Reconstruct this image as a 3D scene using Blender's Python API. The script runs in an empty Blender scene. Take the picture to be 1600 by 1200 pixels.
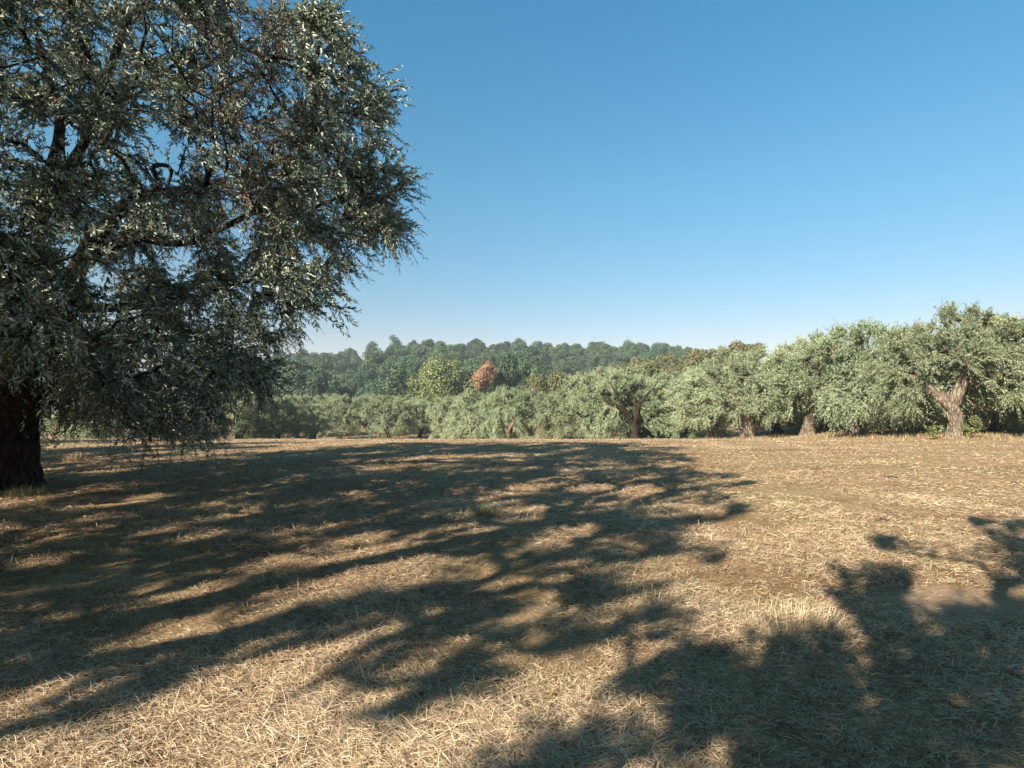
import bpy, math, random
import numpy as np
from mathutils import Vector

RNG = np.random.default_rng(7)
random.seed(7)
SC = bpy.context.scene
COL = SC.collection
PI = math.pi

# ------------------------------------------------------------------ camera
CAM_H, FPX, HOR = 1.65, 870.0, 620.0          # eye height, focal length and horizon row in photo pixels
cam_d = bpy.data.cameras.new('camera')
cam = bpy.data.objects.new('camera', cam_d)
COL.objects.link(cam)
cam.location = (0, 0, CAM_H)
cam.rotation_euler = (PI / 2, 0, 0)
cam_d.sensor_width = 36
cam_d.lens = FPX / 1600 * 36
cam_d.shift_y = (HOR - 600) / 1600
cam_d.clip_start = 0.05
cam_d.clip_end = 6000
SC.camera = cam


def at(px, d):
    """ground position seen in photo column px at distance d"""
    return ((px - 800) / FPX * d, d)


# ------------------------------------------------------------------ terrain
def ss(t):
    t = np.clip(t, 0, 1)
    return t * t * (3 - 2 * t)


def ramp(v, xs, ys):
    return np.interp(v, xs, ys)


def zt(x, y):
    x = np.asarray(x, float); y = np.asarray(y, float)
    fade = 1 - 0.85 * ss((x - 13) / 10)
    a = -3.2 * ss((y - 15) / 52) * np.where(y < 60, fade + (1 - fade) * ss((y - 40) / 30), 1.0)
    u = x / np.maximum(y, 40)
    f = ramp(u, [-.6, -.37, -.27, -.22, 0, .2, .3, .6], [.72, .77, .79, 1.05, 1.06, 1.01, .93, .9])
    b = 19.5 * f * ss((y - 100) / 165)
    c = 6.5 * ss((y - 50) / 36) * ss((x + 10) / 52) * (1 - ss((y - 120) / 80))
    g = .035 * np.sin(x * .9 + 1.3 * np.sin(y * .5)) * np.sin(y * .7 + .6 * np.sin(x * .4))
    near = np.exp(-(x * x + y * y) / 500)
    m = .012 * np.sin(x * 6.1 + 2 * np.sin(y * 2.7)) * np.sin(y * 5.3 + 1.7 * np.sin(x * 3.1)) \
        + .008 * np.sin(x * 13 + y * 4) * np.sin(y * 11 - x * 5)
    return a + b + c + g * (.4 + near) + m * near


# ------------------------------------------------------------------ helpers
def link(o):
    COL.objects.link(o)
    return o


def mesh_np(name, V, F, mat, attrs=None, smooth=False):
    """one mesh from numpy verts and an (n,k) face array"""
    V = np.ascontiguousarray(V, np.float32); F = np.ascontiguousarray(F, np.int32)
    n, k = F.shape
    me = bpy.data.meshes.new(name)
    me.vertices.add(len(V)); me.vertices.foreach_set('co', V.ravel())
    me.loops.add(n * k); me.loops.foreach_set('vertex_index', F.ravel())
    me.polygons.add(n)
    me.polygons.foreach_set('loop_start', np.arange(0, n * k, k, dtype=np.int32))
    me.polygons.foreach_set('loop_total', np.full(n, k, np.int32))
    if smooth:
        me.polygons.foreach_set('use_smooth', np.ones(n, bool))
    for an, av in (attrs or {}).items():
        at_ = me.attributes.new(an, 'FLOAT', 'POINT')
        at_.data.foreach_set('value', np.ascontiguousarray(av, np.float32))
    me.update(calc_edges=True)
    me.materials.append(mat)
    return me


def obj(name, me, parent=None, loc=(0, 0, 0)):
    o = link(bpy.data.objects.new(name, me))
    o.location = loc
    if parent:
        o.parent = parent
    return o


def tag(o, label, cat, group=None, kind=None):
    if label:
        o['label'] = label
    if cat:
        o['category'] = cat
    if group:
        o['group'] = group
    if kind:
        o['kind'] = kind
    return o


def thing(name, label, cat, loc, rz=0, group=None, scale=1):
    o = link(bpy.data.objects.new(name, None))
    o.empty_display_size = .3
    o.location = loc
    o.rotation_euler = (0, 0, rz)
    o.scale = (scale,) * 3 if not isinstance(scale, tuple) else scale
    return tag(o, label, cat, group)


def unit(a):
    return a / np.maximum(np.linalg.norm(a, axis=-1, keepdims=True), 1e-9)


def tubes(P, R, s, squash=None):
    """P (C,k,3) centre lines, R (C,k) radii -> verts, quads"""
    C, k, _ = P.shape
    T = np.gradient(P, axis=1)
    T = unit(T)
    ref = np.where(np.abs(T[:, :1, 2:3]) > .8, np.array([1., 0, 0]), np.array([0, 0, 1.]))
    ref = np.repeat(ref, k, 1)
    A = unit(np.cross(T, ref)); B = np.cross(T, A)
    th = np.arange(s) / s * 2 * PI
    ring = A[:, :, None, :] * np.cos(th)[None, None, :, None] + B[:, :, None, :] * np.sin(th)[None, None, :, None]
    V = P[:, :, None, :] + ring * R[:, :, None, None]
    idx = np.arange(C * k * s).reshape(C, k, s)
    a = idx[:, :-1, :]; b = np.roll(a, -1, 2); c = np.roll(idx[:, 1:, :], -1, 2); d = idx[:, 1:, :]
    F = np.stack([a, b, c, d], -1).reshape(-1, 4)
    return V.reshape(-1, 3), F


def gnarl(pts, rad, s=28, k=26, seed=0, amp=.16, flare=.5, kn=5):
    """a ribbed, twisted old trunk along a poly line"""
    pts = np.array(pts, float); rad = np.array(rad, float)
    t = np.linspace(0, len(pts) - 1, k)
    E = np.concatenate([2 * pts[:1] - pts[1:2], pts, 2 * pts[-1:] - pts[-2:-1]])
    i0 = np.minimum(t.astype(int), len(pts) - 2); f = (t - i0)[:, None]
    p0, p1, p2, p3 = E[i0], E[i0 + 1], E[i0 + 2], E[i0 + 3]
    P = .5 * (2 * p1 + (p2 - p0) * f + (2 * p0 - 5 * p1 + 4 * p2 - p3) * f ** 2 + (3 * p1 - p0 - 3 * p2 + p3) * f ** 3)
    for _ in range(1):
        P[1:-1] = (P[:-2] + 2 * P[1:-1] + P[2:]) / 4
    R = np.interp(t, np.arange(len(pts)), rad)
    T = unit(np.gradient(P, axis=0))
    ref = np.tile(np.array([1., .13, 0]), (k, 1))
    A = unit(np.cross(T, ref)); B = np.cross(T, A)
    th = np.arange(s) / s * 2 * PI
    r_ = np.random.default_rng(seed)
    ph = r_.uniform(0, 6.28, 6)
    h = np.linspace(0, 1, k)[:, None]
    tw = th[None] + h * 1.3
    prof = 1 + amp * (.55 * np.sin(kn * tw + ph[0] + 2 * h) + .35 * np.sin((kn + 4) * tw + ph[1] - 4 * h) + .3 * np.sin(3 * tw + ph[2] + 7 * h)
                      + .25 * np.sin(13 * tw + ph[3] + 9 * h))
    prof = prof + flare * np.exp(-h * 7) * (.6 + .4 * np.sin(kn * th[None] + ph[4]))
    ring = A[:, None] * np.cos(th)[None, :, None] + B[:, None] * np.sin(th)[None, :, None]
    V = P[:, None] + ring * (R[:, None] * prof)[..., None]
    idx = np.arange(k * s).reshape(k, s)
    a = idx[:-1]; b = np.roll(a, -1, 1); c = np.roll(idx[1:], -1, 1); d = idx[1:]
    return V.reshape(-1, 3), np.stack([a, b, c, d], -1).reshape(-1, 4)


def join(parts):
    Vs, Fs, n = [], [], 0
    for V, F in parts:
        Vs.append(V); Fs.append(F + n); n += len(V)
    return np.concatenate(Vs), np.concatenate(Fs)


# ------------------------------------------------------------------ materials
def new_mat(name):
    m = bpy.data.materials.new(name); m.use_nodes = True
    nt = m.node_tree
    return m, nt, nt.nodes['Principled BSDF'], nt.nodes['Material Output']


def N(nt, t, **kw):
    n = nt.nodes.new(t)
    for k, v in kw.items():
        setattr(n, k, v)
    return n


def rampn(nt, stops, fac=None):
    r = N(nt, 'ShaderNodeValToRGB')
    e = r.color_ramp.elements
    while len(e) < len(stops):
        e.new(.5)
    for i, (p, c) in enumerate(stops):
        e[i].position = p; e[i].color = (*c, 1)
    if fac is not None:
        nt.links.new(fac, r.inputs[0])
    return r


def mixc(nt, a, b, fac, mode='MIX'):
    m = N(nt, 'ShaderNodeMix', data_type='RGBA', blend_type=mode)
    for sock, v in ((m.inputs[0], fac), (m.inputs[6], a), (m.inputs[7], b)):
        if isinstance(v, (int, float)):
            sock.default_value = v
        elif isinstance(v, tuple):
            sock.default_value = (*v, 1)
        else:
            nt.links.new(v, sock)
    return m.outputs[2]


def leaf_mat(name, stops, back, rough=.5, spec=.35, trans=.18, hue=.06, backmix=.8):
    """two-sided leaf: TINT runs along the ramp per leaf, paler underside, a little light through"""
    m, nt, bs, out = new_mat(name)
    a = N(nt, 'ShaderNodeAttribute', attribute_name='tint')
    r = rampn(nt, stops, a.outputs['Fac'])
    g = N(nt, 'ShaderNodeNewGeometry')
    bf = N(nt, 'ShaderNodeMath', operation='MULTIPLY'); bf.inputs[1].default_value = backmix
    nt.links.new(g.outputs['Backfacing'], bf.inputs[0])
    c = mixc(nt, r.outputs[0], back, bf.outputs[0])
    oi = N(nt, 'ShaderNodeObjectInfo')
    hs = N(nt, 'ShaderNodeHueSaturation')
    mr = N(nt, 'ShaderNodeMapRange'); mr.inputs[3].default_value = 1 - hue * 3; mr.inputs[4].default_value = 1 + hue * 3
    nt.links.new(oi.outputs['Random'], mr.inputs[0]); nt.links.new(mr.outputs[0], hs.inputs['Value'])
    mr2 = N(nt, 'ShaderNodeMapRange'); mr2.inputs[3].default_value = .5 - hue * .25; mr2.inputs[4].default_value = .5 + hue * .25
    f2 = N(nt, 'ShaderNodeMath', operation='FRACT'); f1 = N(nt, 'ShaderNodeMath', operation='MULTIPLY'); f1.inputs[1].default_value = 17.3
    nt.links.new(oi.outputs['Random'], f1.inputs[0]); nt.links.new(f1.outputs[0], f2.inputs[0])
    nt.links.new(f2.outputs[0], mr2.inputs[0]); nt.links.new(mr2.outputs[0], hs.inputs['Hue'])
    nt.links.new(c, hs.inputs['Color'])
    nt.links.new(hs.outputs[0], bs.inputs['Base Color'])
    bs.inputs['Roughness'].default_value = rough
    bs.inputs['Specular IOR Level'].default_value = spec
    tr = N(nt, 'ShaderNodeBsdfTranslucent')
    nt.links.new(hs.outputs[0], tr.inputs['Color'])
    mx = N(nt, 'ShaderNodeMixShader'); mx.inputs[0].default_value = trans
    nt.links.new(bs.outputs[0], mx.inputs[1]); nt.links.new(tr.outputs[0], mx.inputs[2])
    nt.links.new(mx.outputs[0], out.inputs['Surface'])
    return m


def bark_mat(name, dark, mid, light, scale=6, bump=.6):
    m, nt, bs, out = new_mat(name)
    tc = N(nt, 'ShaderNodeTexCoord')
    mp = N(nt, 'ShaderNodeMapping'); mp.inputs['Scale'].default_value = (1, 1, .28)
    nt.links.new(tc.outputs['Object'], mp.inputs[0])
    n1 = N(nt, 'ShaderNodeTexNoise'); n1.inputs['Scale'].default_value = scale * 2.2; n1.inputs['Detail'].default_value = 8; n1.inputs['Roughness'].default_value = .65
    n2 = N(nt, 'ShaderNodeTexVoronoi', feature='DISTANCE_TO_EDGE'); n2.inputs['Scale'].default_value = scale * 1.6
    n3 = N(nt, 'ShaderNodeTexNoise'); n3.inputs['Scale'].default_value = 1.7
    for n in (n1, n2):
        nt.links.new(mp.outputs[0], n.inputs['Vector'])
    nt.links.new(tc.outputs['Object'], n3.inputs['Vector'])
    r = rampn(nt, [(.25, dark), (.5, mid), (.75, light)], n1.outputs['Fac'])
    r2 = rampn(nt, [(0, (.18, .17, .16)), (.22, (1, 1, 1))], n2.outputs['Distance'])
    c = mixc(nt, r.outputs[0], r2.outputs[0], .7, 'MULTIPLY')
    r3 = rampn(nt, [(.35, (.7, .66, .6)), (.65, (1.1, 1.1, 1.08))], n3.outputs['Fac'])
    c = mixc(nt, c, r3.outputs[0], .8, 'MULTIPLY')
    nt.links.new(c, bs.inputs['Base Color'])
    bs.inputs['Roughness'].default_value = .92
    bs.inputs['Specular IOR Level'].default_value = .15
    bp = N(nt, 'ShaderNodeBump'); bp.inputs['Strength'].default_value = bump; bp.inputs['Distance'].default_value = .05
    hsum = N(nt, 'ShaderNodeMath', operation='ADD')
    nt.links.new(n1.outputs['Fac'], hsum.inputs[0]); nt.links.new(r2.outputs[0], hsum.inputs[1])
    nt.links.new(hsum.outputs[0], bp.inputs['Height']); nt.links.new(bp.outputs[0], bs.inputs['Normal'])
    return m


# olive leaves: dull green above, silver below; the last few per cent of the ramp are dead brown leaves
M_NEAR = leaf_mat('olive_leaf_near', [(0, (.045, .070, .042)), (.5, (.11, .145, .088)), (.93, (.20, .23, .155)), (.96, (.20, .13, .07))],
                  (.46, .50, .41), rough=.46, spec=.35, trans=.18, hue=.0, backmix=.85)
M_OLIVE = leaf_mat('olive_leaf', [(0, (.075, .115, .048)), (.5, (.195, .238, .108)), (.93, (.34, .37, .20)), (.97, (.34, .23, .12))],
                   (.36, .41, .26), rough=.5, spec=.35, trans=.2, hue=.07, backmix=.7)
M_DRYLEAF = leaf_mat('dry_leaf', [(0, (.10, .06, .04)), (1, (.27, .19, .125))], (.26, .19, .13), rough=.7, spec=.2, hue=0)
M_WOOD = leaf_mat('broadleaf', [(0, (.018, .046, .025)), (.5, (.040, .082, .040)), (1, (.082, .130, .060))], (.07, .105, .055), rough=.6, spec=.25, hue=.10)
M_FRESH = leaf_mat('fresh_leaf', [(0, (.07, .10, .025)), (1, (.17, .20, .06))], (.17, .19, .08), rough=.55, hue=.02)
M_BROWNISH = leaf_mat('browning_leaf', [(0, (.06, .085, .028)), (.6, (.125, .145, .052)), (1, (.21, .155, .07))], (.14, .145, .065), rough=.65, hue=.05)
M_RUST = leaf_mat('rust_leaf', [(0, (.20, .10, .055)), (1, (.40, .25, .145))], (.32, .2, .12), rough=.7, hue=0)
M_DARKSHRUB = leaf_mat('dark_shrub_leaf', [(0, (.016, .036, .012)), (1, (.05, .085, .03))], (.05, .075, .035), rough=.45, spec=.45, hue=.03)
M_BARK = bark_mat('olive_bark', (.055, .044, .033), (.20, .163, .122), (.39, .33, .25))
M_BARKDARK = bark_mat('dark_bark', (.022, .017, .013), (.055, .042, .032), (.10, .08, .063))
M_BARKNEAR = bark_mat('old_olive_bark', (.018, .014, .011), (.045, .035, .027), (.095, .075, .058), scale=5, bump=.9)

# ------------------------------------------------------------------ leaves and branches
def leaves6(P, D, NR, L, W, tint, fold=.25, curl=.12):
    """lance shaped leaf folded along its rib: 6 verts, 2 quads"""
    n = len(P)
    D = unit(D); S = unit(np.cross(NR, D)); U = np.cross(D, S)
    L = L[:, None]; W = W[:, None]
    b = P
    t = P + D * L - U * L * curl
    m1 = P + D * L * .32 + U * L * curl * .4; m2 = P + D * L * .72
    V = np.stack([b, m1 + S * W * .5 + U * W * fold, m2 + S * W * .42 + U * W * fold * .7, t,
                  m2 - S * W * .42 + U * W * fold * .7, m1 - S * W * .5 + U * W * fold], 1)
    i = np.arange(n)[:, None] * 6
    F = np.stack([i + [0, 1, 2, 3], i + [0, 3, 4, 5]], 1).reshape(-1, 4)
    return V.reshape(-1, 3), F, np.repeat(tint, 6)


def leaves4(P, D, NR, L, W, tint):
    n = len(P)
    D = unit(D); S = unit(np.cross(NR, D))
    L = L[:, None]; W = W[:, None]
    V = np.stack([P, P + D * L * .45 + S * W * .5, P + D * L, P + D * L * .45 - S * W * .5], 1)
    F = np.arange(n * 4).reshape(n, 4)
    return V.reshape(-1, 3), F, np.repeat(tint, 4)


def grow(skel, att, rng, k=5, rtip=.008, expo=.46, path_w=.18, jit=.12):
    """skel: list of (pos, parent). Joins each attractor to the skeleton by a bent branch; returns chains and radii"""
    pos = [np.array(p, float) for p, _ in skel]; par = [q for _, q in skel]
    plen = []
    for i, p in enumerate(pos):
        plen.append(0 if par[i] < 0 else plen[par[i]] + np.linalg.norm(p - pos[par[i]]))
    nsk = len(pos)
    cnt = [0] * nsk
    S0 = np.array(pos)
    dmin = np.array([np.min(np.linalg.norm(S0 - a, axis=1)) for a in att])
    arr = np.zeros((nsk + len(att) * (k - 1), 3)); arr[:nsk] = S0
    pl = np.zeros(len(arr)); pl[:nsk] = plen
    n = nsk
    chains = []
    for ai in np.argsort(dmin):
        a = att[ai]
        dv = a - arr[:n]
        dist = np.linalg.norm(dv, axis=1)
        cost = dist + path_w * pl[:n] + .5 * np.maximum(0, -dv[:, 2] - .35 * dist)
        if n > nsk:
            cost[0] += .5
        b = int(np.argmin(cost))
        base = arr[b]; L = dist[b]
        pd = unit(base - arr[par[b]]) if par[b] >= 0 else np.array([0, 0, 1.])
        ctrl = base + pd * L * .42 + np.array([0, 0, .12 * L])
        ids = [b]; prev = b
        for j in range(1, k):
            t = j / (k - 1)
            q = (1 - t) ** 2 * base + 2 * t * (1 - t) * ctrl + t * t * a
            if j < k - 1:
                q = q + rng.normal(0, jit * L * .35, 3)
            arr[n] = q; par.append(prev); cnt.append(0)
            pl[n] = pl[prev] + L / (k - 1)
            ids.append(n); prev = n; n += 1
        q = prev
        while q >= 0:
            cnt[q] += 1; q = par[q]
        chains.append(ids)
    cnt = np.array(cnt, float)
    rad = rtip * np.maximum(cnt, .6) ** expo
    P = arr[np.array(chains)]
    R = rad[np.array(chains)]
    R[:, 0] = np.minimum(R[:, 0], R[:, 1] * 1.25)
    tipr = rtip * .55
    R[:, -1] = np.where(cnt[np.array(chains)[:, -1]] <= 1, tipr, R[:, -1])
    skr = rad[:nsk]
    return P, R, skr


def spray(chP, per, rng, Lr, up, outw, rnd, droop, centre, tmin=.35):
    """twigs springing from the outer part of each branch: (n,5,3) centre lines"""
    C, k, _ = chP.shape
    n = C * per
    ci = np.repeat(np.arange(C), per)
    t = rng.uniform(tmin, 1, n) * (k - 1)
    i0 = np.minimum(t.astype(int), k - 2); f = (t - i0)[:, None]
    p0 = chP[ci, i0] * (1 - f) + chP[ci, i0 + 1] * f
    out = unit(p0 - centre)
    tang = unit(chP[ci, i0 + 1] - chP[ci, i0])
    d = unit(out * outw + tang * .5 + rng.normal(0, rnd, (n, 3)) + np.array([0, 0, 1.]) * np.asarray(up)[..., None] if np.ndim(up) else
             out * outw + tang * .5 + rng.normal(0, rnd, (n, 3)) + np.array([0, 0, up]))
    L = rng.uniform(*Lr, n)[:, None]
    s = np.linspace(0, 1, 5)
    dr = (droop * rng.uniform(.3, 1.5, n))[:, None]
    bend = rng.normal(0, .12, (n, 3))
    P = np.stack([p0 + d * L * q + (np.array([0, 0, -1.]) * dr + bend) * L * q * q for q in s], 1)
    return P, L[:, 0]


def twig_leaves(TP, per, rng, Lr, aspect, simple=False, tint_bias=0, nrm_up=.5, outc=None):
    n = len(TP)
    ti = np.repeat(np.arange(n), per)
    m = n * per
    t = (np.tile(np.arange(per), n) + rng.uniform(0, 1, m)) / per
    t = .12 + .88 * t
    q = t * 4; i0 = np.minimum(q.astype(int), 3); f = (q - i0)[:, None]
    P = TP[ti, i0] * (1 - f) + TP[ti, i0 + 1] * f
    T = unit(TP[ti, i0 + 1] - TP[ti, i0])
    side = unit(np.cross(T, rng.normal(0, 1, (m, 3))))
    D = unit(T * rng.uniform(.5, 1.2, m)[:, None] + side * .72)
    NR = unit(rng.normal(0, 1, (m, 3)) + np.array([0, 0, nrm_up]) + T * .3)
    if outc is not None:
        NR = unit(NR + .55 * unit(P - outc))
    L = rng.uniform(*Lr, m) * (1 - .35 * (t > .85))
    tw = (rng.normal(0, .15, n) + np.repeat(rng.normal(0, .14, max(1, n // 20) + 1), 20)[:n])[ti]
    tint = np.clip(rng.beta(2.2, 2.6, m) * .9 + tw + tint_bias, 0, .935)
    tint = np.where(rng.uniform(0, 1, m) < .025, 1.0, tint)
    return (leaves4 if simple else leaves6)(P, D, NR, L, L * aspect, tint)


# ------------------------------------------------------------------ ground
def axis(lo, hi, n, c0, s):
    u = np.linspace(math.asinh((lo - c0) / s), math.asinh((hi - c0) / s), n)
    return c0 + s * np.sinh(u)


gx = axis(-1800, 1800, 520, 0, 3.0)
gy = axis(-150, 2600, 560, 3.5, 3.0)
X, Y = np.meshgrid(gx, gy)
GV = np.stack([X, Y, zt(X, Y)], -1).reshape(-1, 3)
idx = np.arange(len(gx) * len(gy)).reshape(len(gy), len(gx))
GF = np.stack([idx[:-1, :-1], idx[:-1, 1:], idx[1:, 1:], idx[1:, :-1]], -1).reshape(-1, 4)


def ground_mat():
    m, nt, bs, out = new_mat('dry_mown_field')
    tc = N(nt, 'ShaderNodeTexCoord')
    o = tc.outputs['Object']
    def noise(sc, det=6, ro=.6, vec=o, dist=0):
        n = N(nt, 'ShaderNodeTexNoise'); n.inputs['Scale'].default_value = sc; n.inputs['Detail'].default_value = det
        n.inputs['Roughness'].default_value = ro; n.inputs['Distortion'].default_value = dist
        nt.links.new(vec, n.inputs['Vector'])
        return n.outputs['Fac']
    fine = noise(34, 8, .75)
    mid = noise(3.1, 8, .65)
    big = noise(.33, 5, .6)
    mp = N(nt, 'ShaderNodeMapping'); mp.inputs['Rotation'].default_value = (0, 0, math.radians(4)); mp.inputs['Scale'].default_value = (.09, 1.1, 1)
    nt.links.new(o, mp.inputs[0])
    streak = noise(1.0, 6, .6, mp.outputs[0], .4)
    base = rampn(nt, [(.30, (.13, .080, .045)), (.46, (.28, .19, .11)), (.60, (.44, .32, .19)), (.8, (.52, .40, .25))], fine)
    c = mixc(nt, base.outputs[0], rampn(nt, [(.33, (.58, .50, .42)), (.5, (.95, .93, .9)), (.68, (1.15, 1.12, 1.05))], mid).outputs[0], .85, 'MULTIPLY')
    c = mixc(nt, c, rampn(nt, [(.33, (.74, .68, .60)), (.5, (1, 1, 1)), (.7, (1.1, 1.1, 1.05))], streak).outputs[0], .9, 'MULTIPLY')
    gm = rampn(nt, [(.50, (0, 0, 0)), (.72, (.55, .55, .55))], big)
    c = mixc(nt, c, (.26, .235, .10), gm.outputs[0])
    # bare earth patch in the right foreground, and dark woodland floor on the hill
    geo = N(nt, 'ShaderNodeNewGeometry')
    sx = N(nt, 'ShaderNodeSeparateXYZ'); nt.links.new(geo.outputs['Position'], sx.inputs[0])
    vs = N(nt, 'ShaderNodeVectorMath', operation='SUBTRACT'); vs.inputs[1].default_value = (3.42, 4.42, 0)
    nt.links.new(geo.outputs['Position'], vs.inputs[0])
    vm = N(nt, 'ShaderNodeVectorMath', operation='MULTIPLY'); vm.inputs[1].default_value = (1.45, 2.6, 0)
    nt.links.new(vs.outputs[0], vm.inputs[0])
    vl = N(nt, 'ShaderNodeVectorMath', operation='LENGTH'); nt.links.new(vm.outputs[0], vl.inputs[0])
    ad = N(nt, 'ShaderNodeMath', operation='ADD'); nt.links.new(vl.outputs['Value'], ad.inputs[0])
    nf = N(nt, 'ShaderNodeMath', operation='MULTIPLY_ADD'); nf.inputs[1].default_value = 1.4; nf.inputs[2].default_value = -.7
    nt.links.new(mid, nf.inputs[0]); nt.links.new(nf.outputs[0], ad.inputs[1])
    pm = rampn(nt, [(.55, (1, 1, 1)), (1.0, (0, 0, 0))], ad.outputs[0])
    soil = rampn(nt, [(.3, (.30, .20, .125)), (.7, (.42, .30, .195))], noise(60, 6, .7))
    c = mixc(nt, c, soil.outputs[0], pm.outputs[0])
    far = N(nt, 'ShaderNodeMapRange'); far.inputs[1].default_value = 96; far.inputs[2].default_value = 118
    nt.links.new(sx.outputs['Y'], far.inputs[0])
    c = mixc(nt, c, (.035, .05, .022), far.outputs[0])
    nt.links.new(c, bs.inputs['Base Color'])
    bs.inputs['Roughness'].default_value = .95; bs.inputs['Specular IOR Level'].default_value = .1
    bp = N(nt, 'ShaderNodeBump'); bp.inputs['Strength'].default_value = .9; bp.inputs['Distance'].default_value = .04
    hs = N(nt, 'ShaderNodeMath', operation='ADD'); nt.links.new(fine, hs.inputs[0]); nt.links.new(mid, hs.inputs[1])
    nt.links.new(hs.outputs[0], bp.inputs['Height']); nt.links.new(bp.outputs[0], bs.inputs['Normal'])
    return m


g = obj('ground', mesh_np('ground', GV, GF, ground_mat(), smooth=True))
tag(g, 'sloping field of mown dry grass running out to the wooded hill', 'ground', kind='structure')


# ------------------------------------------------------------------ dry grass
def vnoise(x, y, s, seed):
    r = np.random.default_rng(seed)
    out = np.zeros_like(x)
    for _ in range(7):
        a = r.uniform(0, 2 * PI); f = s * r.uniform(.6, 1.7); p = r.uniform(0, 6.28)
        out += np.sin((x * math.cos(a) + y * math.sin(a)) * f + p + 1.2 * np.sin((x * math.sin(a) - y * math.cos(a)) * f * .7))
    return out / 3.2


def blades(P, az, el, L, W, tint, bend):
    n = len(P)
    h = np.stack([np.cos(az), np.sin(az), np.zeros(n)], 1)
    D = h * np.cos(el)[:, None] + np.array([0, 0, 1.]) * np.sin(el)[:, None]
    rr = np.random.default_rng(n).uniform(-.9, .9, n)[:, None]
    S = np.stack([-np.sin(az), np.cos(az), np.zeros(n)], 1) * np.cos(rr) + np.array([0, 0, 1.]) * np.sin(rr)
    L = L[:, None]; W = W[:, None]; bz = (bend * L[:, 0])[:, None] * np.array([0, 0, 1.])
    sb = np.cross(D, np.array([0, 0, 1.])) * (np.random.default_rng(n + 1).normal(0, .09, n)[:, None]) * L
    p1 = P + D * L * .5 + bz + sb * .5; p2 = P + D * L - bz * .6
    V = np.stack([P - S * W * .5, P + S * W * .5, p1 + S * W * .45, p1 - S * W * .45, p2 + S * W * .08, p2 - S * W * .08], 1)
    i = np.arange(n)[:, None] * 6
    F = np.stack([i + [0, 1, 2, 3], i + [3, 2, 4, 5]], 1).reshape(-1, 4)
    return V.reshape(-1, 3), F, np.repeat(tint, 6)


def grass_mat():
    m, nt, bs, out = new_mat('dry_grass')
    a = N(nt, 'ShaderNodeAttribute', attribute_name='tint')
    r = rampn(nt, [(0, (.10, .058, .030)), (.25, (.27, .175, .10)), (.5, (.51, .375, .235)), (.74, (.66, .53, .365)), (.8, (.13, .135, .05)), (1, (.33, .325, .18))], a.outputs['Fac'])
    nt.links.new(r.outputs[0], bs.inputs['Base Color'])
    bs.inputs['Roughness'].default_value = .62; bs.inputs['Specular IOR Level'].default_value = .25
    tr = N(nt, 'ShaderNodeBsdfTranslucent'); nt.links.new(r.outputs[0], tr.inputs['Color'])
    mx = N(nt, 'ShaderNodeMixShader'); mx.inputs[0].default_value = .15
    nt.links.new(bs.outputs[0], mx.inputs[1]); nt.links.new(tr.outputs[0], mx.inputs[2]); nt.links.new(mx.outputs[0], out.inputs['Surface'])
    return m


M_GRASS = grass_mat()
NB = 760000
ang = RNG.uniform(math.radians(-54), math.radians(54), NB)
dd = np.exp(RNG.uniform(math.log(1.7), math.log(38), NB))
bx_, by_ = dd * np.sin(ang), dd * np.cos(ang)
clump = vnoise(bx_, by_, 2.6, 3)
# tussocks: pull a share of the blades together
q = 0.16
jx = np.round(bx_ / q) * q + .05 * np.sin(by_ * 31); jy = np.round(by_ / q) * q + .05 * np.sin(bx_ * 27)
pull = np.where(RNG.uniform(0, 1, NB) < .35, RNG.uniform(.2, .7, NB), 0)
bx_ = bx_ + (jx - bx_) * pull; by_ = by_ + (jy - by_) * pull
patch = np.hypot((bx_ - 3.42) * 1.45, (by_ - 4.42) * 2.6) + .25 * vnoise(bx_, by_, 4, 9)
mat_ = clump + .75 * vnoise(bx_, by_, 8.5, 41) + .5 * vnoise(bx_, by_, .8, 42)
keep = ((patch > .95) | (RNG.uniform(0, 1, NB) < .12)) & (mat_ > -.85 + RNG.normal(0, .45, NB))
bx_, by_, dd, clump, mat_ = bx_[keep], by_[keep], dd[keep], clump[keep], mat_[keep]
nb = len(bx_)
green = vnoise(bx_, by_, 1.3, 5) + .6 * vnoise(bx_, by_, 5, 6)
isg = RNG.uniform(0, 1, nb) < np.clip(.07 + .15 * green, .02, .42)
far = np.maximum(1, dd / 4.5)
swath = .5 * vnoise(bx_, by_, .9, 11)
az = np.where(RNG.uniform(0, 1, nb) < .4, swath + RNG.normal(0, .5, nb) + PI * (RNG.uniform(0, 1, nb) < .5), RNG.uniform(0, 2 * PI, nb))
el = np.where(isg, RNG.uniform(.4, 1.2, nb), np.abs(RNG.normal(.08, .22, nb)))
el = np.where((~isg) & (RNG.uniform(0, 1, nb) < .06), RNG.uniform(.5, 1.1, nb), el)
el = el / (1 + np.maximum(0, dd - 8) / 14)
L = np.where(isg, RNG.uniform(.03, .07, nb), RNG.uniform(.028, .088, nb)) * np.minimum(far, 1.6) ** .5 * np.interp(dd, [10, 22], [1, .55])
L = L * np.clip(1 + .25 * clump, .6, 1.5)
stalk = RNG.uniform(0, 1, nb) < .012
L = np.where(stalk, L * 2.4, L)
litter = (~isg) & (RNG.uniform(0, 1, nb) < .03)
L = np.where(litter, RNG.uniform(.025, .05, nb) * far ** .4, L)
W = RNG.uniform(.0016, .0034, nb) * np.where(isg, 1.1, 1) * far ** .9
W = np.where(litter, RNG.uniform(.008, .014, nb) * far ** .5, W)
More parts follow.
